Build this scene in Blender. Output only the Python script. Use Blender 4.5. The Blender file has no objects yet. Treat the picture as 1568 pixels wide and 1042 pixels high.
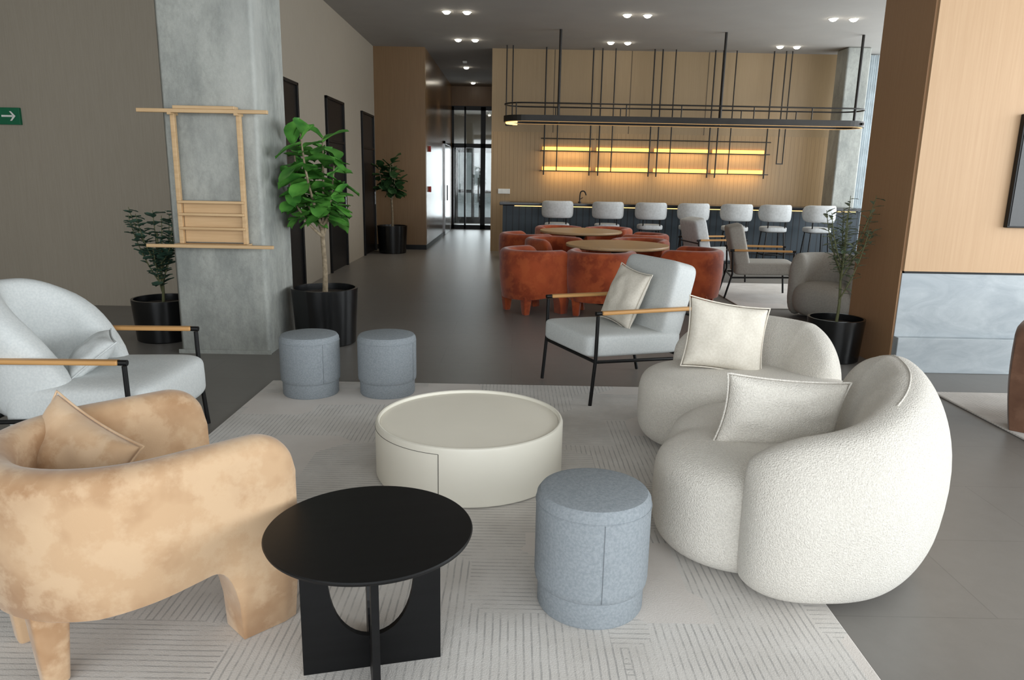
import bpy, bmesh, math, random
from mathutils import Vector, Matrix, Euler, noise
R=random.Random(7)
sc=bpy.context.scene
col=sc.collection
try:
    sc.view_settings.view_transform='Standard'
    sc.view_settings.look='None'
except Exception as e: print(e)

# ---------------------------------------------------------------- materials
def lin(c):
    o=[]
    for v in c:
        v=v/255.0
        o.append(v/12.92 if v<=0.04045 else ((v+0.055)/1.055)**2.4)
    return (o[0],o[1],o[2],1.0)
class NT:
    def __init__(s,name):
        s.m=bpy.data.materials.new(name); s.m.use_nodes=True
        s.n=s.m.node_tree.nodes; s.l=s.m.node_tree.links
        s.b=s.n['Principled BSDF']
        s.tc=s.n.new('ShaderNodeTexCoord')
    def node(s,t,**k):
        n=s.n.new(t)
        for a,b in k.items(): setattr(n,a,b)
        return n
    def link(s,a,b): s.l.new(a,b)
    def math(s,op,a,b=None,c=None):
        n=s.n.new('ShaderNodeMath'); n.operation=op
        for i,v in enumerate((a,b,c)):
            if v is None: continue
            if isinstance(v,(int,float)): n.inputs[i].default_value=v
            else: s.l.new(v,n.inputs[i])
        return n.outputs[0]
    def mix(s,f,a,b,bt='MIX'):
        n=s.n.new('ShaderNodeMix'); n.data_type='RGBA'; n.blend_type=bt
        for i,v in ((0,f),(6,a),(7,b)):
            if isinstance(v,(int,float)): n.inputs[i].default_value=v
            elif isinstance(v,tuple): n.inputs[i].default_value=v
            else: s.l.new(v,n.inputs[i])
        return n.outputs[2]
    def noise(s,scale,detail=3,mapscale=None,rough=.5):
        n=s.n.new('ShaderNodeTexNoise'); n.inputs['Scale'].default_value=scale
        n.inputs['Detail'].default_value=detail; n.inputs['Roughness'].default_value=rough
        if mapscale:
            mp=s.n.new('ShaderNodeMapping'); mp.inputs['Scale'].default_value=mapscale
            s.l.new(s.tc.outputs['Object'],mp.inputs[0]); s.l.new(mp.outputs[0],n.inputs['Vector'])
        else: s.l.new(s.tc.outputs['Object'],n.inputs['Vector'])
        return n.outputs[0]
    def ramp(s,f,a,b):
        n=s.n.new('ShaderNodeMapRange'); n.inputs[1].default_value=a; n.inputs[2].default_value=b
        s.l.new(f,n.inputs[0]); return n.outputs[0]
    def bump(s,h,strength,dist=.01):
        n=s.n.new('ShaderNodeBump'); n.inputs['Strength'].default_value=strength
        n.inputs['Distance'].default_value=dist
        s.l.new(h,n.inputs['Height']); s.l.new(n.outputs[0],s.b.inputs['Normal'])
    def set(s,c=None,r=None,metal=None,sheen=None,spec=None):
        if c is not None:
            if isinstance(c,tuple): s.b.inputs['Base Color'].default_value=c
            else: s.l.new(c,s.b.inputs['Base Color'])
        if r is not None:
            if isinstance(r,(int,float)): s.b.inputs['Roughness'].default_value=r
            else: s.l.new(r,s.b.inputs['Roughness'])
        if metal is not None: s.b.inputs['Metallic'].default_value=metal
        if sheen is not None: s.b.inputs['Sheen Weight'].default_value=sheen
        if spec is not None: s.b.inputs['Specular IOR Level'].default_value=spec
        return s.m
def plain(name,c,r=.6,c2=None,ns=8,bs=0,bscale=60,metal=0,sheen=0,spec=.4,bd=.004):
    t=NT(name); a=lin(c); b=lin(c2) if c2 else tuple(x*.86 for x in a[:3])+(1,)
    f=t.ramp(t.noise(ns,3),.35,.65)
    t.set(t.mix(f,a,b),r,metal,sheen,spec)
    if bs: t.bump(t.noise(bscale,2),bs,bd)
    return t.m
def wood(name,c,c2,r=.45,axis='z',groove=None,gaxis=0,gw=.06,gdark=.45,spec=.4,fine=1.0):
    t=NT(name)
    ms={'z':(22*fine,22*fine,1.1),'x':(1.1,22*fine,22*fine),'y':(22*fine,1.1,22*fine)}[axis]
    f=t.ramp(t.noise(1.6,5,ms,.6),.3,.7)
    cc=t.mix(f,lin(c),lin(c2))
    if groove:
        sp=t.node('ShaderNodeSeparateXYZ'); t.link(t.tc.outputs['Object'],sp.inputs[0])
        g=None
        for (ax,per,w) in groove:
            fr=t.math('FRACT',t.math('DIVIDE',t.math('ADD',sp.outputs[ax],100.0),per))
            m=t.math('LESS_THAN',fr,w/per)
            g=m if g is None else t.math('MAXIMUM',g,m)
        dk=tuple(x*gdark for x in lin(c2)[:3])+(1,)
        cc=t.mix(g,cc,dk)
        t.bump(t.math('SUBTRACT',1.0,g),.3,.004)
    t.set(cc,r,0,0,spec)
    return t.m

M={}
M['boucle']=plain('cream_boucle',(224,219,210),.95,(208,203,194),150,.8,200,sheen=.2,spec=.1,bd=.008)
M['ivory']=plain('ivory_linen',(222,216,204),.9,(212,205,192),90,.3,300,spec=.1,bd=.003)
M['whitefab']=plain('white_grey_fabric',(206,209,208),.9,(196,200,200),90,.3,320,spec=.1,bd=.003)
M['greyfab']=plain('blue_grey_felt',(145,151,156),.92,(131,138,143),110,.35,300,spec=.1,bd=.003)
M['seam_soft']=plain('felt_seam',(104,109,114),.9)
def velvet(name,a,b,c):
    t=NT(name)
    f=t.ramp(t.noise(3.2,4,None,.55),.42,.62); g=t.ramp(t.noise(8,5,None,.62),.47,.58)
    cc=t.mix(f,lin(a),lin(b)); cc=t.mix(t.math('MULTIPLY',g,.55),cc,lin(c))
    t.set(cc,.75,0,.3,.2); t.bump(t.noise(160,2),.1,.003); return t.m
M['tan']=velvet('tan_velvet',(188,156,122),(158,122,88),(200,172,140))
M['tanp']=velvet('tan_velvet_pillow',(198,167,134),(176,142,108),(208,182,152))
M['orange']=velvet('rust_velvet',(158,70,34),(126,50,22),(172,84,42))
M['brown']=velvet('brown_velvet',(104,74,56),(86,58,42),(114,84,66))
M['stoolfab']=plain('stool_pale_fabric',(198,201,202),.85,None,30)
M['stoolgrey']=plain('grey_lounge_fabric',(164,161,154),.9,(154,151,145),60)
M['blackm']=plain('black_metal',(20,20,21),.4,None,10,metal=.3)
M['frame']=plain('dark_bronze_metal',(46,44,42),.45,None,10,metal=.4)
M['blackwood']=wood('black_stained_oak',(15,15,16),(9,9,10),.45,'x',spec=.25)
M['cream']=plain('cream_lacquer',(230,226,213),.38,(227,223,210),3,spec=.4)
M['creamtop']=plain('cream_tray_top',(238,233,219),.5,(235,230,216),3,spec=.15)
M['seam']=plain('dark_seam',(60,56,50),.7)
M['armwood']=wood('honey_oak',(206,158,100),(182,134,80),.45,'y')
M['rackwood']=wood('pale_pine',(208,176,134),(190,156,114),.5,'x')
M['tabletop']=wood('walnut_table_top',(190,160,122),(170,140,104),.4,'x')
M['pot']=plain('black_gloss_pot',(16,17,18),.22,None,6,spec=.5)
M['soil']=plain('potting_soil',(52,40,30),1,(30,24,18),40,.8,60)
M['bark']=plain('bark',(150,136,114),.9,(116,102,82),30,.5,60)
M['stem']=plain('green_stem',(96,98,66),.8)
def leafm(name,a,b):
    t=NT(name); f=t.ramp(t.noise(7,2),.35,.65)
    t.set(t.mix(f,lin(a),lin(b)),.5,0,0,.3)
    return t.m
M['fig']=leafm('fig_leaf',(92,152,64),(54,110,42))
M['figd']=leafm('fig_leaf_dark',(56,90,50),(36,66,36))
M['olive']=leafm('olive_leaf',(122,130,106),(90,104,82))
M['euc']=leafm('eucalyptus_leaf',(90,118,102),(62,92,76))
M['green']=plain('exit_sign_green',(12,104,70),.5)
M['white']=plain('white_plastic',(235,235,230),.5)
M['red']=plain('red_plastic',(170,30,24),.4)
M['tvblack']=plain('tv_screen',(8,8,9),.15)
M['doorblack']=plain('black_door',(18,18,19),.35)
M['doorpale']=plain('pale_reflection_door',(190,190,186),.2,None,2,spec=.6)
M['chrome']=plain('steel',(150,150,150),.25,metal=.9)
def concrete(name,a,b,bsc=.35):
    t=NT(name)
    f=t.ramp(t.noise(2.6,9,(1,1,.45),.7),.40,.62); g=t.ramp(t.noise(22,6,(1,1,.6),.75),.42,.72)
    p=t.ramp(t.noise(1.1,5,(1.4,1.4,.35),.6),.5,.66)
    c=t.mix(f,lin(a),lin(b)); c=t.mix(t.math('MULTIPLY',g,.4),c,lin((114,116,112))); c=t.mix(t.math('MULTIPLY',p,.45),c,lin((190,191,186)))
    t.set(c,.8,0,0,.25); t.bump(t.noise(26,7,None,.7),bsc,.012); return t.m
M['concrete']=concrete('raw_concrete',(172,174,168),(142,145,141))
def marble():
    t=NT('blue_grey_marble')
    n=t.n.new('ShaderNodeTexNoise'); n.inputs['Scale'].default_value=2.2; n.inputs['Detail'].default_value=9; n.inputs['Distortion'].default_value=1.6; n.inputs['Roughness'].default_value=.65
    mp=t.n.new('ShaderNodeMapping'); mp.inputs['Scale'].default_value=(1,1,2.4); mp.inputs['Rotation'].default_value=(0,.35,0)
    t.link(t.tc.outputs['Object'],mp.inputs[0]); t.link(mp.outputs[0],n.inputs['Vector'])
    f=t.ramp(n.outputs[0],.35,.65); g=t.ramp(t.noise(40,4,None,.65),.3,.7)
    c=t.mix(f,lin((154,162,168)),lin((180,187,191))); c=t.mix(t.math('MULTIPLY',g,.4),c,lin((164,172,177)))
    t.set(c,.45,0,0,.35); return t.m
M['marble']=marble()
def floorm():
    t=NT('grey_porcelain_tile')
    br=t.n.new('ShaderNodeTexBrick'); br.offset=.5
    br.inputs['Scale'].default_value=1.0
    br.inputs['Brick Width'].default_value=1.2; br.inputs['Row Height'].default_value=.6
    br.inputs['Mortar Size'].default_value=.0025; br.inputs['Mortar Smooth'].default_value=.3
    br.inputs['Color1'].default_value=lin((118,115,111)); br.inputs['Color2'].default_value=lin((121,118,114)); br.inputs['Mortar'].default_value=lin((103,100,97))
    t.link(t.tc.outputs['Object'],br.inputs['Vector'])
    f=t.ramp(t.noise(9,8,None,.7),.3,.7)
    c=t.mix(t.math('MULTIPLY',f,.35),br.outputs['Color'],lin((132,129,125)))
    t.set(c,.38,0,0,.42); t.bump(br.outputs['Fac'],-.1,.002); return t.m
M['floor']=floorm()
def rugm(name):
    t=NT(name)
    v=t.n.new('ShaderNodeTexVoronoi'); v.distance='CHEBYCHEV'; v.inputs['Scale'].default_value=1.7; v.inputs['Randomness'].default_value=.75
    t.link(t.tc.outputs['Object'],v.inputs['Vector'])
    sc_=t.n.new('ShaderNodeSeparateColor'); t.link(v.outputs['Color'],sc_.inputs[0])
    r=sc_.outputs[0]
    sp=t.node('ShaderNodeSeparateXYZ'); t.link(t.tc.outputs['Object'],sp.inputs[0])
    wob=t.math('MULTIPLY',t.noise(8,2),.006)
    sx=t.math('LESS_THAN',t.math('FRACT',t.math('DIVIDE',t.math('ADD',t.math('ADD',sp.outputs[0],wob),50),.027)),.24)
    sy=t.math('LESS_THAN',t.math('FRACT',t.math('DIVIDE',t.math('ADD',t.math('ADD',sp.outputs[1],wob),50),.027)),.24)
    isx=t.math('LESS_THAN',r,.36); isy=t.math('MULTIPLY',t.math('GREATER_THAN',r,.36),t.math('LESS_THAN',r,.76))
    brk=t.ramp(t.noise(7,5,None,.75),.34,.58)
    m=t.math('MULTIPLY',t.math('ADD',t.math('MULTIPLY',sx,isx),t.math('MULTIPLY',sy,isy)),brk)
    base=t.mix(t.ramp(t.noise(2.6,6,None,.6),.35,.65),lin((210,206,201)),lin((194,189,183)))
    base=t.mix(t.math('MULTIPLY',t.math('GREATER_THAN',r,.76),.5),base,lin((208,199,192)))
    c=t.mix(t.math('MULTIPLY',m,.52),base,lin((126,125,124)))
    t.set(c,.95,0,.15,.1); t.bump(t.math('SUBTRACT',t.noise(200,2),m),.4,.003); return t.m
M['rug']=rugm('patchwork_line_rug')
def wallm(name,a,b):
    t=NT(name)
    f=t.ramp(t.noise(3,4,(60,60,1.2)),.3,.7)
    t.set(t.mix(f,lin(a),lin(b)),.85,0,0,.2); t.bump(t.noise(2,3,(120,120,3)),.15,.003); return t.m
M['wall']=wallm('taupe_textile_wallcover',(160,151,137),(153,144,130))
M['ceil']=plain('ceiling_paint',(160,157,152),.9,(157,154,149),2)
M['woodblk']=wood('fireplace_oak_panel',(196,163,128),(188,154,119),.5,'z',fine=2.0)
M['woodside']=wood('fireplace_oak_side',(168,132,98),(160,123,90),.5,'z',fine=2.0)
M['woodcorr']=wood('corridor_oak_panel',(146,114,78),(134,102,68),.22,'z',groove=[(1,1.2,.012)],spec=.6,fine=2.0)
M['woodfront']=wood('alcove_oak_panel',(130,103,73),(122,95,66),.4,'z',fine=2.0)
M['woodback']=wood('bar_back_slats',(164,137,100),(155,128,92),.45,'z',groove=[(0,.085,.009)],gdark=.82)
M['woodup']=wood('bar_upper_panels',(154,131,98),(148,125,93),.45,'z',groove=[(0,1.55,.02)],gdark=.35)
M['barfront']=wood('navy_bar_front',(46,58,67),(40,51,60),.5,'z',groove=[(0,.12,.02)],gdark=.4)
M['bartop']=plain('black_stone_counter',(26,27,28),.2,(34,34,36),10)
def emis(name,c,s,base=None):
    t=NT(name); t.set(lin(base or c),.5); t.b.inputs['Emission Color'].default_value=lin(c); t.b.inputs['Emission Strength'].default_value=s; return t.m
M['led']=emis('warm_led',(255,188,84),2.8)
M['ledw']=emis('warm_white_led',(255,206,130),2.2)
M['ledf']=emis('faint_led',(255,200,130),.25)
M['lamp']=emis('downlight_lens',(255,246,228),30)
M['curtain']=plain('sheer_curtain',(214,222,226),.8)
def glassm():
    t=NT('window_glass')
    tr=t.n.new('ShaderNodeBsdfTransparent'); gl=t.n.new('ShaderNodeBsdfGlossy'); gl.inputs['Roughness'].default_value=.03
    tr.inputs[0].default_value=(.9,.93,.93,1)
    mx=t.n.new('ShaderNodeMixShader'); mx.inputs[0].default_value=.1
    t.link(tr.outputs[0],mx.inputs[1]); t.link(gl.outputs[0],mx.inputs[2])
    t.link(mx.outputs[0],t.n['Material Output'].inputs['Surface']); return t.m
M['glass']=glassm()

# ---------------------------------------------------------------- geometry helpers
def empty(name,loc=(0,0,0),rz=0,s=1):
    o=bpy.data.objects.new(name,None); o.location=loc; o.rotation_euler=(0,0,math.radians(rz)); o.scale=(s,s,s)
    o.empty_display_size=.1; col.objects.link(o); return o
def mobj(name,vs,fs,mat,parent=None,smooth=True,fix=True):
    me=bpy.data.meshes.new(name); me.from_pydata([tuple(v) for v in vs],[],fs)
    if fix:
        bm=bmesh.new(); bm.from_mesh(me); bmesh.ops.recalc_face_normals(bm,faces=bm.faces); bm.to_mesh(me); bm.free()
    me.materials.append(M[mat] if isinstance(mat,str) else mat)
    if smooth:
        for p in me.polygons: p.use_smooth=True
    o=bpy.data.objects.new(name,me); col.objects.link(o)
    if parent: o.parent=parent
    return o
def bevel(o,w,seg=3,ang=35):
    m=o.modifiers.new('bevel','BEVEL'); m.width=w; m.segments=seg; m.limit_method='ANGLE'; m.angle_limit=math.radians(ang)
    m.harden_normals=False
    return o
def autosm(o):
    o.modifiers.new('wn','WEIGHTED_NORMAL')
def box(name,lo,hi,mat,parent=None,bev=0,seg=2,rot=None):
    c=[(lo[i]+hi[i])/2 for i in range(3)]; h=[(hi[i]-lo[i])/2 for i in range(3)]
    vs=[]
    for z in (-1,1):
        for y in (-1,1):
            for x in (-1,1): vs.append(Vector((x*h[0],y*h[1],z*h[2])))
    if rot:
        e=Euler([math.radians(a) for a in rot]).to_matrix(); vs=[e@v for v in vs]
    vs=[v+Vector(c) for v in vs]
    o=mobj(name,vs,[(0,1,3,2),(4,6,7,5),(0,4,5,1),(2,3,7,6),(0,2,6,4),(1,5,7,3)],mat,parent,smooth=bev>0)
    if bev: bevel(o,bev,seg); autosm(o)
    return o
def lathe(name,prof,mat,parent=None,seg=64,loc=(0,0,0),sm=True):
    vs=[];fs=[];n=len(prof)
    for i in range(seg):
        a=2*math.pi*i/seg
        for r,z in prof: vs.append((loc[0]+r*math.cos(a),loc[1]+r*math.sin(a),loc[2]+z))
    for i in range(seg):
        j=(i+1)%seg
        for k in range(n-1): fs.append((i*n+k,j*n+k,j*n+k+1,i*n+k+1))
    if prof[0][0]>1e-6: fs.append([i*n for i in range(seg)][::-1])
    if prof[-1][0]>1e-6: fs.append([i*n+n-1 for i in range(seg)])
    o=mobj(name,vs,fs,mat,parent,sm)
    m=o.modifiers.new('weld','WELD'); m.merge_threshold=.0001
    if sm:
        e=o.modifiers.new('es','EDGE_SPLIT'); e.split_angle=math.radians(38)
    return o
def rod(name,p1,p2,r,mat,parent=None,seg=10,r2=None):
    p1=Vector(p1);p2=Vector(p2); d=p2-p1; q=d.to_track_quat('Z','Y'); r2=r if r2 is None else r2
    vs=[];fs=[]
    for i in range(seg):
        a=2*math.pi*i/seg
        c=Vector((math.cos(a),math.sin(a),0))
        vs.append(p1+q@(c*r)); vs.append(p2+q@(c*r2))
    for i in range(seg):
        j=(i+1)%seg; fs.append((2*i,2*j,2*j+1,2*i+1))
    fs.append([2*i for i in range(seg)]); fs.append([2*i+1 for i in range(seg)])
    o=mobj(name,vs,fs,mat,parent)
    e=o.modifiers.new('es','EDGE_SPLIT'); e.split_angle=math.radians(50)
    return o
def curve(name,pts,r,mat,parent=None,radii=None,cyc=False,smooth=True):
    cu=bpy.data.curves.new(name,'CURVE'); cu.dimensions='3D'; cu.bevel_depth=r; cu.bevel_resolution=3
    sp=cu.splines.new('NURBS' if smooth else 'POLY'); sp.points.add(len(pts)-1)
    for i,p in enumerate(pts):
        sp.points[i].co=(p[0],p[1],p[2],1)
        if radii: sp.points[i].radius=radii[i]
    if smooth: sp.order_u=3; sp.use_endpoint_u=True; sp.resolution_u=6
    sp.use_cyclic_u=cyc
    cu.use_fill_caps=True
    cu.materials.append(M[mat])
    o=bpy.data.objects.new(name,cu); col.objects.link(o)
    if parent: o.parent=parent
    return o
def sgnp(v,e): return math.copysign(abs(v)**e,v)
def selv(c,a,e1,e2,nu=24,nv=40,rz=0):
    vs=[];fs=[]
    cr,sr=math.cos(rz),math.sin(rz)
    for i in range(nu+1):
        ph=-math.pi/2+math.pi*i/nu
        for j in range(nv):
            th=2*math.pi*j/nv
            x=a[0]*sgnp(math.cos(ph),e1)*sgnp(math.cos(th),e2); y=a[1]*sgnp(math.cos(ph),e1)*sgnp(math.sin(th),e2); z=a[2]*sgnp(math.sin(ph),e1)
            vs.append((c[0]+x*cr-y*sr,c[1]+x*sr+y*cr,c[2]+z))
    for i in range(nu):
        for j in range(nv):
            k=(j+1)%nv; fs.append((i*nv+j,i*nv+k,(i+1)*nv+k,(i+1)*nv+j))
    return vs,fs
def superell(name,c,a,e1,e2,mat,parent=None,rot=None):
    vs,fs=selv((0,0,0),a,e1,e2)
    if rot:
        e=Euler([math.radians(x) for x in rot]).to_matrix(); vs=[e@Vector(v) for v in vs]
    vs=[Vector(v)+Vector(c) for v in vs]
    o=mobj(name,vs,fs,mat,parent); m=o.modifiers.new('weld','WELD'); m.merge_threshold=.0005
    return o
def blob(name,parts,mat,parent=None,vox=.022,it=8,mats=None):
    V=[];F=[]
    for (c,a,e1,e2,rz) in parts:
        vs,fs=selv(c,a,e1,e2,20,36,rz); b=len(V); V+=vs; F+=[tuple(i+b for i in f) for f in fs]
    o=mobj(name,V,F,mat,parent)
    w=o.modifiers.new('weld','WELD'); w.merge_threshold=.0003
    m=o.modifiers.new('remesh','REMESH'); m.mode='VOXEL'; m.voxel_size=vox; m.use_smooth_shade=True
    s=o.modifiers.new('smooth','SMOOTH'); s.iterations=it; s.factor=.6
    return o
def slab(name,pts,z0,z1,mat,parent=None,bev=.02,seg=3,sub=False):
    n=len(pts); vs=[(p[0],p[1],z0) for p in pts]+[(p[0],p[1],z1) for p in pts]
    fs=[list(range(n))[::-1],list(range(n,2*n))]+[(i,(i+1)%n,n+(i+1)%n,n+i) for i in range(n)]
    o=mobj(name,vs,fs,mat,parent)
    if bev: bevel(o,bev,seg,40)
    autosm(o)
    return o
def resample(pts,n):
    P=[Vector(p) for p in pts]; P=[2*P[0]-P[1]]+P+[2*P[-1]-P[-2]]
    out=[]; segs=len(P)-3
    for k in range(n+1):
        t=k/n*segs; i=min(int(t),segs-1); f=t-i
        a,b,c,d=P[i],P[i+1],P[i+2],P[i+3]
        out.append(.5*((2*b)+(c-a)*f+(2*a-5*b+4*c-d)*f*f+(3*b-a-3*c+d)*f*f*f))
    return out
def sweep(name,path,sec,mat,parent=None,flip=1):
    n=len(path); L=[0]
    for i in range(1,n): L.append(L[-1]+(path[i]-path[i-1]).length)
    vs=[];fs=[];k=None
    for i,p in enumerate(path):
        a=path[max(i-1,0)]; b=path[min(i+1,n-1)]; t=(b-a).normalized(); nn=Vector((t.y,-t.x))*flip
        s=sec(L[i],L[-1]-L[i],L[-1]); k=len(s)
        for (o,z) in s: vs.append((p.x+nn.x*o,p.y+nn.y*o,z))
    for i in range(n-1):
        for j in range(k):
            m=(j+1)%k; fs.append((i*k+j,i*k+m,(i+1)*k+m,(i+1)*k+j))
    fs.append(list(range(k))); fs.append([(n-1)*k+j for j in range(k)])
    return mobj(name,vs,fs,mat,parent)

def pillow(name,w,h,t,mat,loc,rot,n=18,seed=0):
    vs=[];fs=[]
    for side in (1,-1):
        for i in range(n+1):
            for j in range(n+1):
                u=-1+2*i/n; v=-1+2*j/n
                x=w/2*u*(1-.085*(1-v*v)*abs(u)); z=h/2*v*(1-.085*(1-u*u)*abs(v))
                d=t/2*max(0,(1-u*u)*(1-v*v))**.42
                d*=1+.22*noise.noise(Vector((u*2.2+seed,v*2.2,side)))
                vs.append((x,side*d,z))
    m=(n+1)*(n+1)
    for s in (0,1):
        for i in range(n):
            for j in range(n):
                a=s*m+i*(n+1)+j; fs.append((a,a+1,a+n+2,a+n+1) if s else (a,a+n+1,a+n+2,a+1))
    o=mobj(name,vs,fs,mat,None); w_=o.modifiers.new('weld','WELD'); w_.merge_threshold=.0004
    o.location=loc; o.rotation_euler=[math.radians(a) for a in rot]
    sb=o.modifiers.new('sub','SUBSURF'); sb.levels=1; sb.render_levels=1
    # piping round the edge, child of the pillow
    E=[]
    for k in range(n*2): E.append((-1+k/n,-1))
    for k in range(n*2): E.append((1,-1+k/n))
    for k in range(n*2): E.append((1-k/n,1))
    for k in range(n*2): E.append((-1,1-k/n))
    pp=[(w/2*u*(1-.085*(1-v*v)*abs(u)),0,h/2*v*(1-.085*(1-u*u)*abs(v))) for u,v in E]
    curve('piping',pp,.004,mat,o,cyc=True,smooth=False)
    return o

# ---------------------------------------------------------------- room shell
H=4.06
XL,XR,YB=-6.6,8.2,-3.2
box('floor',(XL-.3,YB-.3,-.1),(XR+.3,25.2,0),'floor')
box('ceiling',(XL-.3,YB-.3,H),(XR+.3,22.6,H+.2),'ceil')
YW=8.38
box('wall_left',(XL-.2,YB,0),(XL,YW,H),'wall')
box('wall_left_alcove',(XL,YW,0),(-2.9,YW+.15,H),'wall')
w=box('wall_left_corridor',(-3.1,YW+.15,0),(-2.9,15.6,H),'wall')
for i,(a,b) in enumerate([(8.93,10.07),(11.56,12.72),(14.2,15.36)]):
    d=empty('door_%d'%(i+1))
    box('door_leaf',(-2.91,a+.05,.01),(-2.885,b-.05,2.02),'doorblack',d)
    box('transom_panel',(-2.91,a+.05,2.06),(-2.885,b-.05,2.66),'doorblack',d)
    box('frame_left',(-2.92,a,0),(-2.86,a+.05,2.7),'blackm',d,.004)
    box('frame_right',(-2.92,b-.05,0),(-2.86,b,2.7),'blackm',d,.004)
    box('frame_top',(-2.92,a,2.66),(-2.86,b,2.7),'blackm',d,.004)
    box('frame_mid',(-2.92,a,2.02),(-2.865,b,2.06),'blackm',d,.004)
    rod('handle',(-2.85,b-.15,.95),(-2.85,b-.15,1.2),.01,'chrome',d)
box('wall_alcove_end',(-3.1,15.6,0),(-1.86,15.75,H),'woodfront')
box('wall_corridor_left',(-2.1,15.75,0),(-1.86,22.1,H),'woodcorr')
box('trim_1',(-2.9,15.585,0),(-1.855,15.6,.1),'blackm')
box('trim_2',(-1.862,15.6,0),(-1.852,22.1,.1),'blackm')
box('wall_back',(-.5,15.6,0),(6.7,15.8,2.45),'woodback')
box('wall_back_upper',(-.5,15.6,2.45),(6.7,15.8,H),'woodup')
box('wall_corridor_right',(-.5,15.8,0),(-.3,22.1,H),'woodcorr')
# pale side door standing in for a bright reflection on the corridor wall
d6=empty('door_6')
box('leaf',(-1.87,19.6,.01),(-1.83,21.2,2.35),'doorpale',d6)
box('frame_left',(-1.87,19.5,0),(-1.82,19.6,2.42),'chrome',d6); box('frame_right',(-1.87,21.2,0),(-1.82,21.3,2.42),'chrome',d6)
box('frame_top',(-1.87,19.5,2.35),(-1.82,21.3,2.42),'chrome',d6); rod('handle',(-1.79,19.8,.9),(-1.79,19.8,1.3),.015,'blackm',d6)
# corridor end glazed doors
yE=22.1
ge=empty('door_4',(0,0,0))
for k,(x,wd) in enumerate(((-1.86,.06),(-1.5,.05),(-1.02,.07),(-.95,.07),(-.56,.06))):
    box('mullion_%d'%k,(x,yE-.04,0),(x+wd,yE+.04,3.5),'blackm',ge)
for k,(z,wd) in enumerate(((0,.12),(2.35,.12),(3.4,.12))): box('rail_%d'%k,(-1.86,yE-.04,z),(-.5,yE+.04,z+wd),'blackm',ge)
box('glass_pane',(-1.85,yE-.005,.05),(-.5,yE+.005,3.5),'glass',ge)
rod('pull_handle',(-1.08,yE-.1,.8),(-1.08,yE-.1,1.5),.015,'chrome',ge)
box('wall_corridor_end',(-1.9,yE-.05,3.52),(-.3,yE+.1,H),'woodfront')
box('added_vestibule_left',(-2.3,yE+.1,0),(-2.2,25,3.5),'wall')  # vestibule box added behind the glazing to darken the corridor end
box('added_vestibule_right',(-.1,yE+.1,0),(0,25,3.5),'wall')
box('added_vestibule_ceiling',(-2.3,yE+.1,3.5),(0,25,3.6),'ceil')
box('added_vestibule_end',(-2.3,24.9,2.45),(0,25,3.5),'wall')
vd=empty('door_5')
for k,(x,wd) in enumerate(((-2.2,.3),(-1.45,.1),(-1.2,.12),(-.62,.1),(-.2,.1))): box('stile_%d'%k,(x,24.88,0),(x+wd,24.98,2.45),'blackm',vd)
for k,(z,wd) in enumerate(((0,.2),(1.0,.1),(2.3,.15))): box('rail_%d'%k,(-2.2,24.88,z),(-.1,24.98,z+wd),'blackm',vd)
box('exterior_paving',(-12,25.3,-.1),(12,43.9,-.02),'concrete')
box('exterior_building',(-14,44,-.1),(14,45,4.5),'concrete')
for i,z in enumerate((2.1,1.25)):
    box('fire_alarm_pull' if i==0 else 'fire_alarm_pull.001',(-1.86,16.2,z-.06),(-1.82,16.3,z+.06),'red',None,.005)
box('concrete_column',(6.25,14.7,0),(6.7,15.2,H),'concrete',None,.03,3)
wb=empty('window_1')
for x in (6.78,8.1): box('jamb_%d'%int(x*10),(x,15.6,0),(x+.08,15.7,H),'frame',wb)
for z in (0,1.0,H-.1): box('rail_%d'%int(z*10),(6.8,15.6,z),(8.2,15.7,z+.07),'frame',wb)
box('pane',(6.8,15.64,.05),(8.2,15.65,H-.05),'glass',wb)
vs=[];fs=[];n=80
for i in range(n+1):
    x=6.82+.4*i/n; y=15.45+.035*math.sin(i*.75)
    vs+=[(x,y,.03),(x,y,H-.02)]
for i in range(n): fs.append((2*i,2*i+2,2*i+3,2*i+1))
mobj('sheer_curtain',vs,fs,'curtain')
def winwall(name,axis,pos,a,b,sill,head,step,idx):
    if axis=='x':
        box(name,(pos,a,0),(pos+.2,b,sill),'wall'); box(name+'_head',(pos,a,head),(pos+.2,b,H),'wall')
    else:
        box(name,(a,pos-.2,0),(b,pos,sill),'wall'); box(name+'_head',(a,pos-.2,head),(b,pos,H),'wall')
    e=empty('window_%d'%idx); k=0; t=a
    while t<b+.01:
        if axis=='x': box('mullion_%d'%k,(pos,t-.04,sill),(pos+.12,t+.04,head),'frame',e)
        else: box('mullion_%d'%k,(t-.04,pos-.12,sill),(t+.04,pos,head),'frame',e)
        t+=step;k+=1
    if axis=='x': box('pane',(pos+.05,a,sill),(pos+.06,b,head),'glass',e)
    else: box('pane',(a,pos-.06,sill),(b,pos-.05,head),'glass',e)
winwall('wall_right','x',XR,YB,15.6,.25,3.8,1.88,2)
winwall('wall_front','y',YB,XL,XR,.25,3.8,1.85,3)

# left concrete column (chamfered)
c=.035
x0,x1,y0,y1=-2.88,-2.10,6.18,6.95
slab('concrete_pillar',[(x0+c,y0),(x1-c,y0),(x1,y0+c),(x1,y1-c),(x1-c,y1),(x0+c,y1),(x0,y1-c),(x0,y0+c)],0,H,'concrete',None,0)
box('trim_4',(x0-.01,y0-.012,0),(x1+.01,y0,.035),'concrete')

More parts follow.
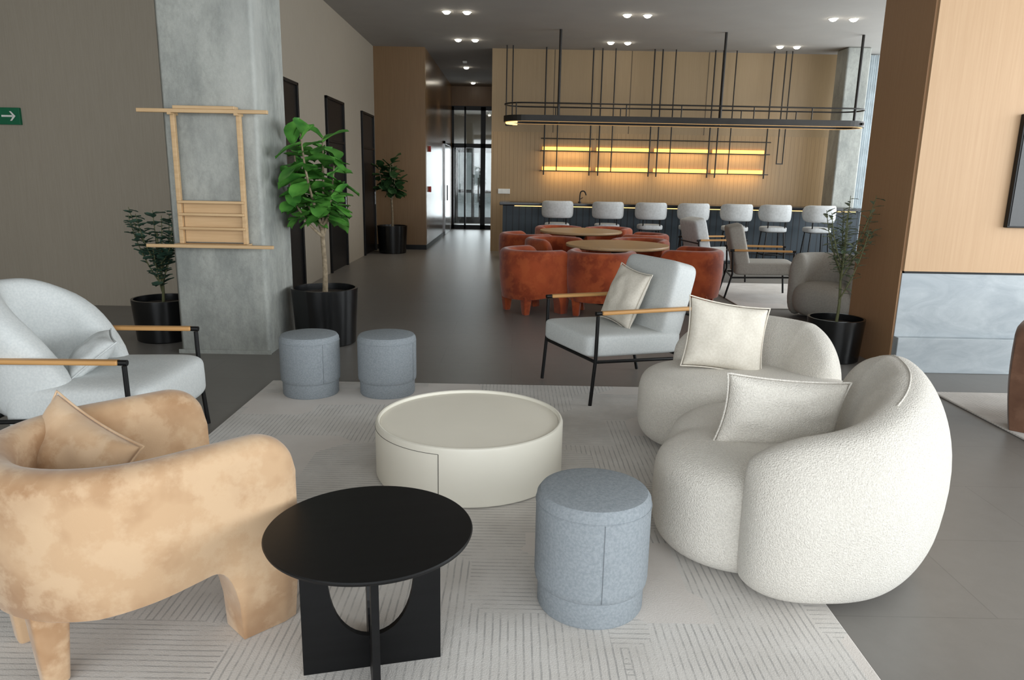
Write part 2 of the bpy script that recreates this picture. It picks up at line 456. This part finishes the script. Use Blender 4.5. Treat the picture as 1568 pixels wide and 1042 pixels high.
# fireplace / TV block
fb=empty('fireplace_wall')
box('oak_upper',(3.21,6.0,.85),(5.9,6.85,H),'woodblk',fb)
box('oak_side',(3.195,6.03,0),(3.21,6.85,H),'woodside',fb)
box('shadow_gap',(3.23,6.03,.83),(5.88,6.8,.85),'blackm',fb)
box('marble_back',(3.21,6.02,.30),(5.88,6.84,.83),'marble',fb)
box('marble_hearth',(3.21,5.95,0),(5.88,6.8,.30),'marble',fb,.006)
tv=empty('television')
box('body',(3.96,5.95,1.22),(5.5,5.998,2.1),'blackm',tv,.005)
box('screen',(3.975,5.945,1.235),(5.485,5.951,2.085),'tvblack',tv)

# exit sign
ex=empty('exit_sign',(-5.57,YW-.02,2.1))
box('plate',(-.125,-.02,-.09),(.125,.02,.09),'green',ex,.004)
box('arrow_shaft',(-.07,-.026,-.01),(.05,-.02,.01),'white',ex)
mobj('arrow_head',[(.02,-.026,.05),(.04,-.026,.05),(.085,-.026,0),(.04,-.026,-.05),(.02,-.026,-.05),(.058,-.026,0)],[(0,1,2,5),(5,2,3,4)],'white',ex,False,False)

# ---------------------------------------------------------------- rugs
rug=box('area_rug',(-1.8,1.3,.001),(1.19,5.32,.016),'rug',None,.006)
box('area_rug.001',(3.2,2.6,.001),(6.2,5.34,.016),'rug',None,.006)
box('area_rug.002',(2.85,8.95,.001),(4.3,11.2,.014),'rug',None,.005)
RZ=.016

# ---------------------------------------------------------------- coffee table
ct=empty('coffee_table',(-.215,3.67,RZ))
lathe('drum',[(0,0),(.47,0),(.485,.008),(.49,.02),(.49,.285),(.485,.298),(.477,.301),(.470,.298),(.467,.290),(.466,.280),(0,.280)],'cream',ct,96)
lathe('tray_top',[(0,.280),(.465,.280),(.465,.285),(0,.285)],'creamtop',ct,96)
a=math.radians(-104)
box('drawer_seam',(.4885*math.cos(a)-.0015,.4885*math.sin(a)-.003,.02),(.4885*math.cos(a)+.0015,.4885*math.sin(a)+.001,.268),'seam',ct)
pts=[(.4905*math.cos(t),.4905*math.sin(t),.268) for t in [math.radians(-104-i*2) for i in range(0,40)]]
curve('drawer_seam_top',pts,.0012,'seam',ct,smooth=False)

# ---------------------------------------------------------------- black side table
st=empty('side_table',(-.425,2.06,RZ),14)
ht=.475
lathe('top',[(0,ht-.026),(.285,ht-.026),(.312,ht-.012),(.315,ht-.004),(.312,ht),(0,ht)],'blackwood',st,96)
def upanel(nm,rz,mirror=1):
    W=.215; hh=ht-.027; out=[(-W,0),(W,0),(W,hh)]
    iw=.135; bot=.11
    arc=[]
    for i in range(25):
        t=math.pi*i/24
        arc.append((iw*math.cos(t),hh-(hh-bot)*(math.sin(t)**.55)))
    out+=arc+[(-W,hh)]
    n=len(out); th=.011
    V=[(p[0],-th,p[1]) for p in out]+[(p[0],th,p[1]) for p in out]
    F=[list(range(n)),[n+i for i in range(n)][::-1]]+[(i,(i+1)%n,n+(i+1)%n,n+i) for i in range(n)]
    cr,sr=math.cos(rz),math.sin(rz)
    V=[(x*cr-y*sr,x*sr+y*cr,z) for x,y,z in V]
    me=mobj(nm,V,F,'blackwood',st,False,True)
    bm=bmesh.new(); bm.from_mesh(me.data); bmesh.ops.triangulate(bm,faces=[f for f in bm.faces if len(f.verts)>4],ngon_method='EAR_CLIP'); bm.to_mesh(me.data); bm.free()
upanel('leg_panel_1',0); upanel('leg_panel_2',math.pi/2)

# ---------------------------------------------------------------- ottomans
def ottoman(loc,rz=0,h=.434):
    o=empty('round_ottoman',loc,rz)
    lathe('body',[(0,.10),(.198,.10),(.204,.108),(.207,.13),(.207,h-.049),(.204,h-.025),(.192,h-.008),(.165,h-.002),(0,h)],'greyfab',o,72)
    lathe('base',[(0,0),(.188,0),(.194,.01),(.194,.105),(0,.105)],'greyfab',o,72)
    a=[(.2073*math.cos(2*math.pi*i/60),.2073*math.sin(2*math.pi*i/60),h-.049) for i in range(60)]
    curve('top_piping',a,.0020,'greyfab',o,cyc=True,smooth=False)
    box('side_seam',(-.001,-.2083,.11),(.001,-.206,h-.049),'seam_soft',o)
ottoman((.305,2.45,RZ),5,.452); ottoman((-1.43,5.03,RZ),40); ottoman((-.89,5.07,RZ),70)

# ---------------------------------------------------------------- barrel armchair
def barrel_path(w,L,d,na=16,nb=40):
    P=[Vector((w,L-(L)*i/na)) for i in range(na)]
    P+=[Vector((w*math.cos(math.pi*i/nb),-d*math.sin(math.pi*i/nb))) for i in range(nb+1)]
    P+=[Vector((-w,L*(i+1)/na)) for i in range(na)]
    return P
def barrel_chair(name,loc,rz,mat,zt=.70,w=.345,L=.33,d=.37,th=.065,foot=.17,arch=.29,backrise=.0,s=1,rf=.2):
    o=empty(name,loc,rz,s)
    def sec(e0,e1,T):
        e=min(e0,e1); mid=min(1,e/(T/2))
        r=.13
        top=zt+backrise*mid*mid
        if e<r: top-= (r-math.sqrt(max(0,r*r-(r-e)**2)))*.9
        if e<foot: zb=0
        elif e<foot+.10:
            q=(e-foot)/.10; zb=arch*(1-(1-q)**2.6)**.6
        else: zb=arch-.04*min(1,(e-foot-.10)/.3)
        h=th*(.80+.2*min(1,e/.05)) 
        S=[]
        def off(z): return -.05*(1-z/zt)**1.5
        nz=6
        for k in range(nz+1):
            z=zb+(top-h-zb)*k/nz; S.append((h+off(z)+.012*math.sin(math.pi*k/nz),z))
        for k in range(1,8):
            t=math.pi*k/8; S.append((h*math.cos(t),top-h+h*math.sin(t)*.9))
        for k in range(nz+1):
            z=top-h-(top-h-zb)*k/nz; S.append((-h+off(z),z))
        return S
    P=[]
    base=barrel_path(w,L,d)
    for i in range(len(base)-1):
        P.append(base[i]); P.append((base[i]+base[i+1])/2)
    P.append(base[-1])
    sw=sweep('shell',P,sec,mat,o,flip=-1)
    sw.data.polygons[-1].use_smooth=False; sw.data.polygons[-2].use_smooth=False
    bevel(sw,.012,3,60)
    iw=w-th*.9; pts=[(iw,L-.03)]+[(iw*math.cos(math.pi*i/24),-(d-th*.9)*math.sin(math.pi*i/24)) for i in range(25)]+[(-iw,L-.03)]
    slab('seat_base',[(p[0]*.97,p[1]*.97) for p in pts],.22,.31,mat,o,.02)
    slab('seat_cushion',pts,.30,.43,mat,o,.045,4)
    for k,x in enumerate((-rf,rf)):
        y=-d*math.sqrt(1-(x/w)**2)+.03
        vs=[];
        for z,hw in ((0,.035),(arch,.055)):
            for a,b in ((-1,-1),(1,-1),(1,1),(-1,1)): vs.append((x+a*hw,y+b*hw,z))
        f=mobj('rear_foot_%d'%(k+1),vs,[(3,2,1,0),(4,5,6,7),(0,1,5,4),(1,2,6,5),(2,3,7,6),(3,0,4,7)],mat,o); bevel(f,.015,3)
    return o
barrel_chair('tan_armchair',(-1.275,2.275,RZ),-44,'tan',zt=.71,L=.40,foot=.20,rf=.15)
pillow('throw_pillow',.42,.34,.18,'tanp',(-1.49,2.34,.57),(-26,20,-22),seed=3)
barrel_chair('brown_armchair',(3.68,4.5,RZ),140,'brown')

def rz_to(p,q): return math.degrees(math.atan2(q[1]-p[1],q[0]-p[0]))-90
T2=(1.30,9.25); T1=(1.05,11.6)
for p,t in (((.24,8.55),T2),((1.0,8.42),T2),((2.12,8.85),T2),((1.75,10.15),T2),((.55,10.1),T2),
            ((.18,10.95),T1),((1.95,11.2),T1),((.75,12.55),T1),((1.6,12.45),T1)):
    barrel_chair('rust_armchair',(p[0],p[1],0),rz_to(p,t),'orange',zt=.75,w=.33,L=.26,d=.34,foot=.11,arch=.22)
for t in (T2,T1):
    o=empty('round_dining_table',(t[0],t[1],0))
    lathe('top',[(0,.70),(.60,.70),(.64,.715),(.645,.73),(.64,.745),(0,.745)],'tabletop',o,80)
    lathe('pedestal',[(0,0),(.28,0),(.28,.015),(.06,.04),(.045,.1),(.045,.6),(.12,.70),(0,.70)],'blackm',o,40)

# ---------------------------------------------------------------- framed lounge chair
def lounge(name,loc,rz,fab,W=.76,D=.74,curved=False,armz=.64):
    o=empty(name,loc,rz)
    hw=W/2; f=D/2
    for s in (-1,1):
        x=s*hw
        sd='left' if s<0 else 'right'
        curve('front_leg_'+sd,[(x,f+.03,0),(x,f,.33),(x,f-.005,armz-.01)],.013,'blackm',o,smooth=False)
        curve('rear_leg_'+sd,[(x,-f-.10,0),(x,-f-.02,.33),(x,-f-.04,armz-.005)],.013,'blackm',o,smooth=False)
        rod('side_rail_'+sd,(x,f,.31),(x,-f-.02,.28),.012,'blackm',o)
        box('armrest_'+sd,(x-.024,-f-.02,armz-.008),(x+.024,f-.03,armz+.018),'armwood',o,.009,3,rot=(.5,0,0))
        rod('arm_tip_'+sd,(x,f-.035,armz+.007),(x,f+.012,armz+.007),.015,'blackm',o)
        rod('arm_tail_'+sd,(x,-f-.01,armz),(x,-f-.07,armz-.004),.015,'blackm',o)
    rod('front_rail',(-hw,f,.31),(hw,f,.31),.012,'blackm',o)
    rod('rear_rail',(-hw,-f-.02,.28),(hw,-f-.02,.28),.012,'blackm',o)
    rod('back_rail',(-hw,-f-.04,armz-.05),(hw,-f-.04,armz-.05),.010,'blackm',o)
    if not curved:
        superell('seat_cushion',(0,.03,.40),(hw-.02,f+.02,.085),.28,.16,fab,o,rot=(1.5,0,0))
        superell('back_cushion',(0,-f+.05,.68),(hw-.035,.105,.285),.22,.3,fab,o,rot=(14,0,0))
    else:
        superell('seat_cushion',(0,.05,.335),(hw-.02,f+.04,.135),.35,.3,fab,o,rot=(1.5,0,0))
        P=resample([(hw-.14,-f+.36),(hw-.15,-f+.06),(hw-.30,-f-.12),(0,-f-.17),(-hw+.30,-f-.12),(-hw+.15,-f+.06),(-hw+.14,-f+.36)],44)
        P=[Vector((q[0],q[1])) for q in P]
        def sec(e0,e1,T):
            u=min(e0,e1)/(T/2)
            zt=.44+.50*math.sin(min(1,u*1.2)*math.pi/2)**.8; h=.03+.075*min(1,u*3)**.5
            S=[]
            for k in range(24):
                t=2*math.pi*k/24
                zz=(.26+zt)/2+(zt-.26)/2*sgnp(math.sin(t),.45)
                S.append((h*sgnp(math.cos(t),.7)+.08*(zz-.35),zz))
            return S
        sweep('back_cushion',P,sec,fab,o,flip=-1)
    return o
lounge('lounge_armchair',(.76,5.34,0.012),113.6,'whitefab')
pillow('throw_pillow',.42,.44,.15,'ivory',(.83,5.36,.70),(-20,6,113.6+180),seed=1)
lounge('lounge_armchair',(-2.29,3.95,0.0),-90,'whitefab',W=.84,D=.72,curved=True,armz=.60)
pillow('throw_pillow',.40,.30,.13,'whitefab',(-2.33,3.93,.55),(-52,0,-58),seed=2)
lounge('lounge_armchair',(3.35,9.95,.015),-100,'stoolgrey',W=.72)
lounge('lounge_armchair',(3.15,11.6,.015),-80,'stoolfab',W=.72)
b2=empty('curved_accent_chair',(3.62,8.38,0),140)
blob('seat',[((0,.05,.23),(.34,.34,.2),.6,.9,0)],'stoolgrey',b2,.03)
Pp=resample([(.31,.18),(.32,-.08),(.2,-.28),(0,-.34),(-.2,-.28),(-.32,-.08),(-.31,.18)],36)
def secb(e0,e1,T):
    e=min(e0,e1); q=min(1,e/.13); q=math.sqrt(max(0.02,1-(1-q)**2)); S=[]
    for k in range(24):
        t=2*math.pi*k/24; S.append((.1*q*sgnp(math.cos(t),.8),.38+.36*q*sgnp(math.sin(t),.6)))
    return S
sweep('backrest',[Vector((p[0],p[1])) for p in Pp],secb,'stoolgrey',b2,flip=-1)

# ---------------------------------------------------------------- curved boucle sofa
sf=empty('curved_sofa',(0,0,RZ-.008))
blob('seat',[((.99,2.90,.235),(.375,.37,.225),.42,.95,0),((1.17,3.26,.235),(.42,.40,.225),.42,.95,.6),((1.48,3.6,.235),(.40,.34,.225),.45,.95,.7),
    ((1.12,4.18,.235),(.36,.36,.225),.45,.95,0),((1.42,4.1,.235),(.38,.38,.225),.45,.95,0),((1.62,3.95,.235),(.36,.36,.225),.45,.95,0)],'boucle',sf,.022,12)
def backrest(name,pts,hts,bulge=.20,zb=.02,Re=.22,seam=None):
    P=[Vector((p[0],p[1])) for p in resample(pts,60)]
    store={}
    def sec(e0,e1,T):
        u=e0/T
        i=u*(len(hts)-1); a=int(min(i,len(hts)-2)); zt=hts[a]+(hts[a+1]-hts[a])*(i-a)
        e=min(e0,e1)
        q=min(1,(e+.003)/Re); q=math.sqrt(max(0,1-(1-q)**2))
        S=[]; n=36; zc=zb+(zt-zb)*.5; up=(zt-zb)/2*(.62+.38*q); dn=(zt-zb)/2*(.8+.2*q)
        for k in range(n):
            t=2*math.pi*k/n; s_=math.sin(t); z=zc+(up*sgnp(s_,.7) if s_>0 else dn*sgnp(s_,.45))
            rel=(z-zb)/(zt-zb)
            bw=bulge*(.86+.28*math.sin(math.pi*min(1,rel*1.05)))-.03*rel
            x=bw*q*sgnp(math.cos(t),.75 if s_>0 else .45)
            if math.cos(t)>0: x*=1.06
            S.append((x+.04*(rel-.5),z))
        return S
    o=sweep(name,P,sec,'boucle',sf,flip=1)
    s=o.modifiers.new('sub','SUBSURF'); s.levels=1; s.render_levels=1
    if seam:
        vv=o.data.vertices; pts=[tuple(vv[i*36+9].co) for i in range(seam[0],seam[1])]
        curve(name+'_crest_seam',[(p[0],p[1],p[2]-.001) for p in pts],.0035,'boucle',sf,smooth=False)
    return o
backrest('backrest_front',[(.88,2.57),(1.06,2.51),(1.31,2.54),(1.54,2.77),(1.67,3.10),(1.66,3.45)],[.60,.66,.73,.79,.80,.72],.187,seam=(30,56))
backrest('backrest_rear',[(1.78,4.0),(1.75,4.3),(1.58,4.52),(1.34,4.58),(1.04,4.52)],[.62,.72,.72,.68,.58],.16)
pillow('throw_pillow',.50,.42,.16,'ivory',(1.26,4.22,.65),(-16,9,4),seed=5)
pillow('throw_pillow',.58,.32,.17,'boucle',(1.165,3.0,.58),(4,6,10),seed=6)

# ---------------------------------------------------------------- wooden rack on the column
rk=empty('wooden_wall_rack',(0,0,0))
box('top_rail',(-3.02,6.05,2.0),(-1.98,6.09,2.03),'rackwood',rk,.004)
box('top_cap',(-2.73,6.05,2.03),(-2.24,6.15,2.055),'rackwood',rk,.004)
for k,x in enumerate((-2.76,-2.23)):
    box('post_%d'%(k+1),(x-.018,6.10,.96),(x+.018,6.14,2.0),'rackwood',rk,.004)
    box('bracket_%d'%(k+1),(x-.015,6.05,1.985),(x+.015,6.18,2.005),'rackwood',rk)
box('bottom_shelf',(-3.02,6.02,.93),(-1.98,6.06,.957),'rackwood',rk,.004)
box('bottom_ledge',(-2.8,6.04,.935),(-2.2,6.179,.96),'rackwood',rk,.004)
for k,z in enumerate((1.30,1.20,1.085)):
    box('slat_%d'%(k+1),(-2.76,6.07,z-.011),(-2.22,6.12,z+.011),'rackwood',rk,.004)
box('back_panel',(-2.74,6.14,.97),(-2.24,6.155,1.29),'rackwood',rk)

# ---------------------------------------------------------------- plants
def pot(o,r,h):
    lathe('pot',[(0,0),(r*.86,0),(r*.9,.01),(r,h-.02),(r,h),(r*.92,h),(r*.91,h-.06),(0,h-.06)],'pot',o,64)
    lathe('soil',[(0,h-.06),(r*.9,h-.06),(r*.7,h-.05),(0,h-.045)],'soil',o,40)
def add_leaf(V,F,base,dirv,up,L,W,shape='fig',curl=.25):
    d=dirv.normalized(); s=d.cross(up)
    if s.length<1e-3: s=d.cross(Vector((1,0,0)))
    s.normalize(); n=s.cross(d).normalized()
    nl=8; b=len(V)
    for i in range(nl+1):
        t=i/nl
        if shape=='fig': w=W*(math.sin(math.pi*min(1,t**1.25))**.55*(.62+.45*t)) if 0<t<1 else 0.004
        else: w=W*math.sin(math.pi*t)**.7 if 0<t<1 else .001
        c=base+d*(L*t)-n*(curl*L*t*t)
        for j in (-1,-.5,0,.5,1):
            wv=.05*L*math.sin(t*9+j*2)*abs(j)
            V.append(c+s*(w*j)+n*(.22*W*abs(j)+wv*.5))
    for i in range(nl):
        for j in range(4):
            a=b+i*5+j; F.append((a,a+1,a+6,a+5))
def clampx(V,lo=None,hi=None):
    for v in V:
        if lo is not None and v.x<lo: v.x=lo+.036*(random.Random(int(v.z*9999)).random())
        if hi is not None and v.x>hi: v.x=hi
def fig_tree(loc,h,seed,pr,ph,leafmat,spread=.30,LL=.2,lmin=60,f0=.36,xlim=None):
    r=random.Random(seed)
    o=empty('potted_fiddle_leaf_fig',loc); pot(o,pr,ph)
    zt0=ph+(h-ph)*f0
    curve('trunk',[(0,0,ph-.08),(.015,.0,ph+.15),(-.01,.01,zt0),(.0,.0,zt0+.1)],.022,'bark',o,[1.2,1,.9,.8])
    V=[];F=[]
    nb=7
    for k in range(nb):
        a=2*math.pi*k/nb+r.uniform(-.3,.3); 
        zt=h-.1-r.uniform(0,.6)*(h-zt0) if k else h-.12
        rad=spread*(.25+.6*r.random()) if k else .03
        p0=Vector((0,0,zt0+r.uniform(-.05,.08))); p2=Vector((rad*math.cos(a),rad*math.sin(a),zt)); p1=(p0+p2)/2+Vector((rad*.35*math.cos(a),rad*.35*math.sin(a),-.05))
        if xlim is not None:
            p2.x=max(p2.x,xlim-loc[0]+.1); p1.x=max(p1.x,xlim-loc[0]+.1)
        curve('branch_%d'%(k+1),[p0,p1,p2],.012,'bark',o,[1.2,.9,.5])
        nlv=lmin//nb
        for i in range(nlv):
            t=.3+.7*(i+.5)/nlv
            b=p0*(1-t)**2+p1*2*t*(1-t)+p2*t*t
            aa=i*2.4+k; dv=Vector((math.cos(aa),math.sin(aa),r.uniform(-.45,.6)))
            if i>=nlv-2: dv.z=1.1
            L=LL*r.uniform(.75,1.15)
            if xlim is not None and b.x+loc[0]+dv.normalized().x*L<xlim: dv.x=abs(dv.x)*.3
            add_leaf(V,F,b,dv,Vector((r.uniform(-.4,.4),r.uniform(-.4,.4),1)),L,L*.40,'fig',r.uniform(.1,.5))
    if xlim is not None: clampx(V,lo=xlim-loc[0])
    mobj('leaves',V,F,leafmat,o,True,False)
    return o
fig_tree((-1.74,6.70,0),1.98,11,.30,.52,'fig',spread=.42,LL=.235,lmin=126,xlim=-2.09,f0=.34)
fig_tree((-2.45,14.85,0),1.95,5,.30,.55,'figd',spread=.30,LL=.24,lmin=84,xlim=-2.85)
def shrub(name,loc,h,seed,pr,ph,leafmat,nst=7,spread=.22,ll=.06,wd=.42,nl=22,hi=None):
    r=random.Random(seed); o=empty(name,loc); pot(o,pr,ph); V=[];F=[]
    curve('main_stem',[(0,0,ph-.07),(.02,0,ph+.1),(-.01,.01,ph+(h-ph)*.4),(0,0,ph+(h-ph)*.7)],.012,'stem',o,[1.2,1,.8,.5])
    for k in range(nst):
        a=2*math.pi*k/nst+r.uniform(-.4,.4); z0=ph+(h-ph)*r.uniform(.05,.45); zt=ph+(h-ph)*r.uniform(.55,1.0)
        if k==0: zt=h
        rad=spread*r.uniform(.4,1)
        p0=Vector((0,0,z0)); p2=Vector((rad*math.cos(a),rad*math.sin(a),zt)); p1=Vector((rad*.75*math.cos(a),rad*.75*math.sin(a),z0+(zt-z0)*.45))
        curve('stem_%d'%(k+1),[p0,p1,p2],.005,'stem',o,[1.3,1,.5])
        for i in range(nl):
            t=.12+.88*i/nl; b=p0*(1-t)**2+p1*2*t*(1-t)+p2*t*t
            aa=i*2.4; dv=Vector((math.cos(aa),math.sin(aa),r.uniform(-.2,.8)))
            L=ll*r.uniform(.7,1.2); add_leaf(V,F,b,dv,Vector((0,0,1)),L,L*wd,'e',.15)
    if hi is not None: clampx(V,hi=hi-loc[0])
    mobj('leaves',V,F,leafmat,o,True,False)
shrub('potted_eucalyptus',(-3.26,6.72,0),1.25,3,.27,.39,'euc',11,.27,.095,.48,17)
shrub('potted_olive_tree',(2.88,6.40,0),1.45,8,.24,.38,'olive',11,.25,.085,.22,22,hi=3.18)

# ---------------------------------------------------------------- bar
br=empty('bar_counter')
box('body',(-.22,13.95,0),(6.5,14.6,1.02),'barfront',br)
box('countertop',(-.28,13.85,1.03),(6.55,14.65,1.085),'bartop',br,.006)
box('under_counter_led',(.0,13.93,1.012),(6.4,13.945,1.024),'ledw',br)
box('foot_rail',(-.1,13.8,.2),(6.4,13.83,.23),'blackm',br)
for k,x in enumerate((0.2,3.2,6.2)): box('rail_bracket_%d'%k,(x,13.82,.2),(x+.03,13.96,.23),'blackm',br)
fa=empty('bar_faucet',(1.25,14.3,1.085))
curve('spout',[(0,0,0),(0,0,.16),(.02,0,.22),(.1,0,.22),(.12,0,.14)],.012,'blackm',fa)
rod('lever',(0,0,.06),(.06,0,.1),.007,'blackm',fa); lathe('collar',[(0,0),(.03,0),(.03,.02),(0,.02)],'blackm',fa,20)
box('wall_outlet',(-.35,15.575,1.2),(-.1,15.6,1.3),'white',None,.004)
def barstool(loc,rz):
    o=empty('bar_stool',loc,rz)
    superell('seat',(0,0,.71),(.22,.21,.05),.4,.6,'stoolfab',o)
    P=[Vector((p[0],p[1])) for p in resample([(.23,.08),(.245,-.08),(.16,-.21),(0,-.245),(-.16,-.21),(-.245,-.08),(-.23,.08)],30)]
    def sec(e0,e1,T):
        e=min(e0,e1); q=math.sqrt(max(.05,1-(1-min(1,e/.28))**2)); S=[]
        for k in range(20):
            t=2*math.pi*k/20; S.append((.035*sgnp(math.cos(t),.7),1.0+.15*q*sgnp(math.sin(t),.6)))
        return S
    sweep('backrest',P,sec,'stoolfab',o,flip=-1)
    for sx in (-1,1):
        rod('back_post_%s'%('l' if sx<0 else 'r'),(sx*.15,-.17,.68),(sx*.15,-.2,.92),.011,'blackm',o)
        for sy in (-1,1): rod('leg_%d%d'%(sx+1,sy+1),(sx*.15,sy*.14,.68),(sx*.2,sy*.19,0),.012,'blackm',o)
    curve('footring',[(-.185,-.175,.26),(.185,-.175,.26),(.185,.175,.26),(-.185,.175,.26)],.009,'blackm',o,cyc=True,smooth=False)
    box('seat_frame',(-.17,-.16,.655),(.17,.16,.67),'blackm',o)
for x in (.77,1.67,2.44,3.2,3.97,4.66,5.45): barstool((x,13.32,0),0)

# suspended canopy frame above bar
cn=empty('suspended_bar_canopy')
def rrect(x0,y0,x1,y1,r,z,n=8):
    pts=[]
    for cx,cy,a0 in ((x1-r,y0+r,-90),(x1-r,y1-r,0),(x0+r,y1-r,90),(x0+r,y0+r,180)):
        for i in range(n+1):
            a=math.radians(a0+90*i/n); pts.append((cx+r*math.cos(a),cy+r*math.sin(a),z))
    return pts
def ringband(nm,x0,y0,x1,y1,r,z0,z1,th,mat):
    A=rrect(x0,y0,x1,y1,r,0); B=rrect(x0+th,y0+th,x1-th,y1-th,max(.01,r-th),0); n=len(A)
    V=[(a[0],a[1],z0) for a in A]+[(a[0],a[1],z1) for a in A]+[(a[0],a[1],z1) for a in B]+[(a[0],a[1],z0) for a in B]
    F=[]
    for i in range(n):
        j=(i+1)%n
        for k in range(4):
            m=(k+1)%4; F.append((k*n+i,k*n+j,m*n+j,m*n+i))
    return mobj(nm,V,F,mat,cn,False)
CX0,CX1,CY0,CY1=-.22,6.15,13.15,13.95
ringband('lower_band',CX0,CY0,CX1,CY1,.38,2.5,2.6,.10,'frame')
ringband('led_underside',CX0+.03,CY0+.03,CX1-.03,CY1-.03,.35,2.493,2.499,.03,'ledf')
pc=[(CX0+.42-.37*math.cos(math.radians(a)),(CY0+.40)-.37*math.sin(math.radians(a)),2.485) for a in range(-60,61,8)]
curve('led_corner',pc,.018,'ledw',cn,smooth=False)
curve('upper_rail',rrect(CX0+.02,CY0+.02,CX1-.02,CY1-.02,.36,2.80),.013,'frame',cn,cyc=True,smooth=False)
k=0
for x in (.75,3.62,6.0):
    rod('hanger_%d'%k,(x,CY0+.4,2.5),(x,CY0+.4,H),.024,'frame',cn); k+=1
    box('cross_bar_%d'%k,(x-.015,CY0+.03,2.53),(x+.015,CY1-.03,2.57),'frame',cn)
for x in (.0,.72,1.9,2.85,4.1,5.1):
    for y in (CY0+.03,CY1-.03): rod('short_post_%d'%k,(x,y,2.6),(x,y,2.8),.010,'frame',cn); k+=1

# back bar shelves: open two-tier lit shelves hung on ceiling rods
xs=[(.56,1.55),(1.67,2.76),(2.86,3.96),(4.06,5.12)]
for (a,b) in xs:
    o=empty('bar_wall_shelf')
    for z in (1.70,2.10):
        box('shelf_%d'%int(z*10),(a-.05,15.34,z-.028),(b+.05,15.59,z-.010),'frame',o)
        box('led_%d'%int(z*10),(a,15.565,z-.005),(b,15.59,z+.065),'led',o)
        L=bpy.data.lights.new('shelf_glow','AREA'); L.shape='RECTANGLE'; L.size=b-a-.1; L.size_y=.03; L.energy=3.0; L.color=(1,.66,.30)
        lo=bpy.data.objects.new('shelf_glow',L); lo.location=((a+b)/2,15.42,z-.04); lo.rotation_euler=(math.radians(35),0,0); col.objects.link(lo); lo.parent=o
    for x in (a+.02,b-.04): 
        rod('suspension_%d'%int(x*10),(x,15.35,1.6),(x,15.35,H),.014,'frame',o)
    for x in (a+.28,): rod('suspension_%d'%int(x*10),(x,15.35,1.68),(x,15.35,H),.012,'frame',o)
    rod('top_rail',(a-.05,15.35,2.32),(b+.05,15.35,2.32),.011,'frame',o)
sr=empty('ceiling_rod_pair')
for x in (-.2,-.08): rod('rod_%d'%int(x*100),(x,15.2,2.55),(x,15.2,H),.012,'frame',sr)
box('rod_bridge',(-.21,15.19,2.54),(-.07,15.21,2.56),'frame',sr)
sr=empty('ceiling_rod_pair')
for x in (5.3,5.42): rod('rod_%d'%int(x*100),(x,15.3,1.9),(x,15.3,H),.012,'frame',sr)
box('rod_bridge',(5.29,15.29,1.89),(5.43,15.31,1.91),'frame',sr)

# ---------------------------------------------------------------- downlights
def downlight(x,y,e=14):
    o=empty('recessed_downlight',(x,y,H))
    lathe('trim_ring',[(.060,-.006),(.075,-.006),(.075,.0),(.060,.0)],'white',o,32)
    lathe('lens',[(.058,-.002),(.055,-.018),(.042,-.032),(.022,-.040),(0,-.042)],'lamp',o,32)
    L=bpy.data.lights.new('spot','SPOT'); L.energy=e; L.spot_size=math.radians(95); L.spot_blend=.8; L.shadow_soft_size=.05; L.color=(1,.88,.7)
    lo=bpy.data.objects.new('spot',L); lo.location=(0,0,-.1); lo.parent=o; col.objects.link(lo)
for cx,cy in ((-.96,12.3),(-.96,14.7),(1.87,12.3),(1.92,14.7),(5.1,12.3),(5.15,14.8)):
    for s in (-.16,.16): downlight(cx+s,cy,30)
downlight(-1.2,18.3,30); downlight(-1.2,21.2,30)
box('smoke_detector',(-1.22,17.3,H-.04),(-1.12,17.4,H),'white',None,.01)

# ---------------------------------------------------------------- daylight
W=bpy.data.worlds.new('sky_world'); sc.world=W; W.use_nodes=True
bg=W.node_tree.nodes['Background']; bg.inputs[0].default_value=(.80,.90,1.0,1); bg.inputs[1].default_value=1.1
def area(name,loc,rot,sx,sy,e,c):
    L=bpy.data.lights.new(name,'AREA'); L.shape='RECTANGLE'; L.size=sx; L.size_y=sy; L.energy=e; L.color=c
    o=bpy.data.objects.new(name,L); o.location=loc; o.rotation_euler=[math.radians(a) for a in rot]; col.objects.link(o); return o
area('window_daylight_front',(1.0,YB+.1,2.1),(90,0,0),13,3.3,540,(.95,.98,1))
area('window_daylight_right_near',(XR-.1,1.6,2.1),(90,0,90),8.5,3.3,560,(.94,.98,1))
area('window_daylight_right_far',(XR-.1,11.5,2.1),(90,0,90),7.5,3.3,380,(.94,.98,1))
area('window_daylight_back',(7.5,15.5,2.1),(-90,0,0),1.2,3.3,12,(.9,.96,1))
area('door_daylight',(-1.15,24.8,1.3),(-90,0,0),1.6,2.2,60,(.93,.97,1))

# ---------------------------------------------------------------- camera
cam=bpy.data.cameras.new('camera'); cam.lens=25.71; cam.sensor_width=36; cam.clip_end=200
co=bpy.data.objects.new('camera',cam); col.objects.link(co)
m=Matrix.Translation((0,0,1.55))@Matrix.Rotation(math.radians(90-12.6),4,'X')@Matrix.Rotation(math.radians(1.06),4,'Z')
co.matrix_world=m
sc.camera=co
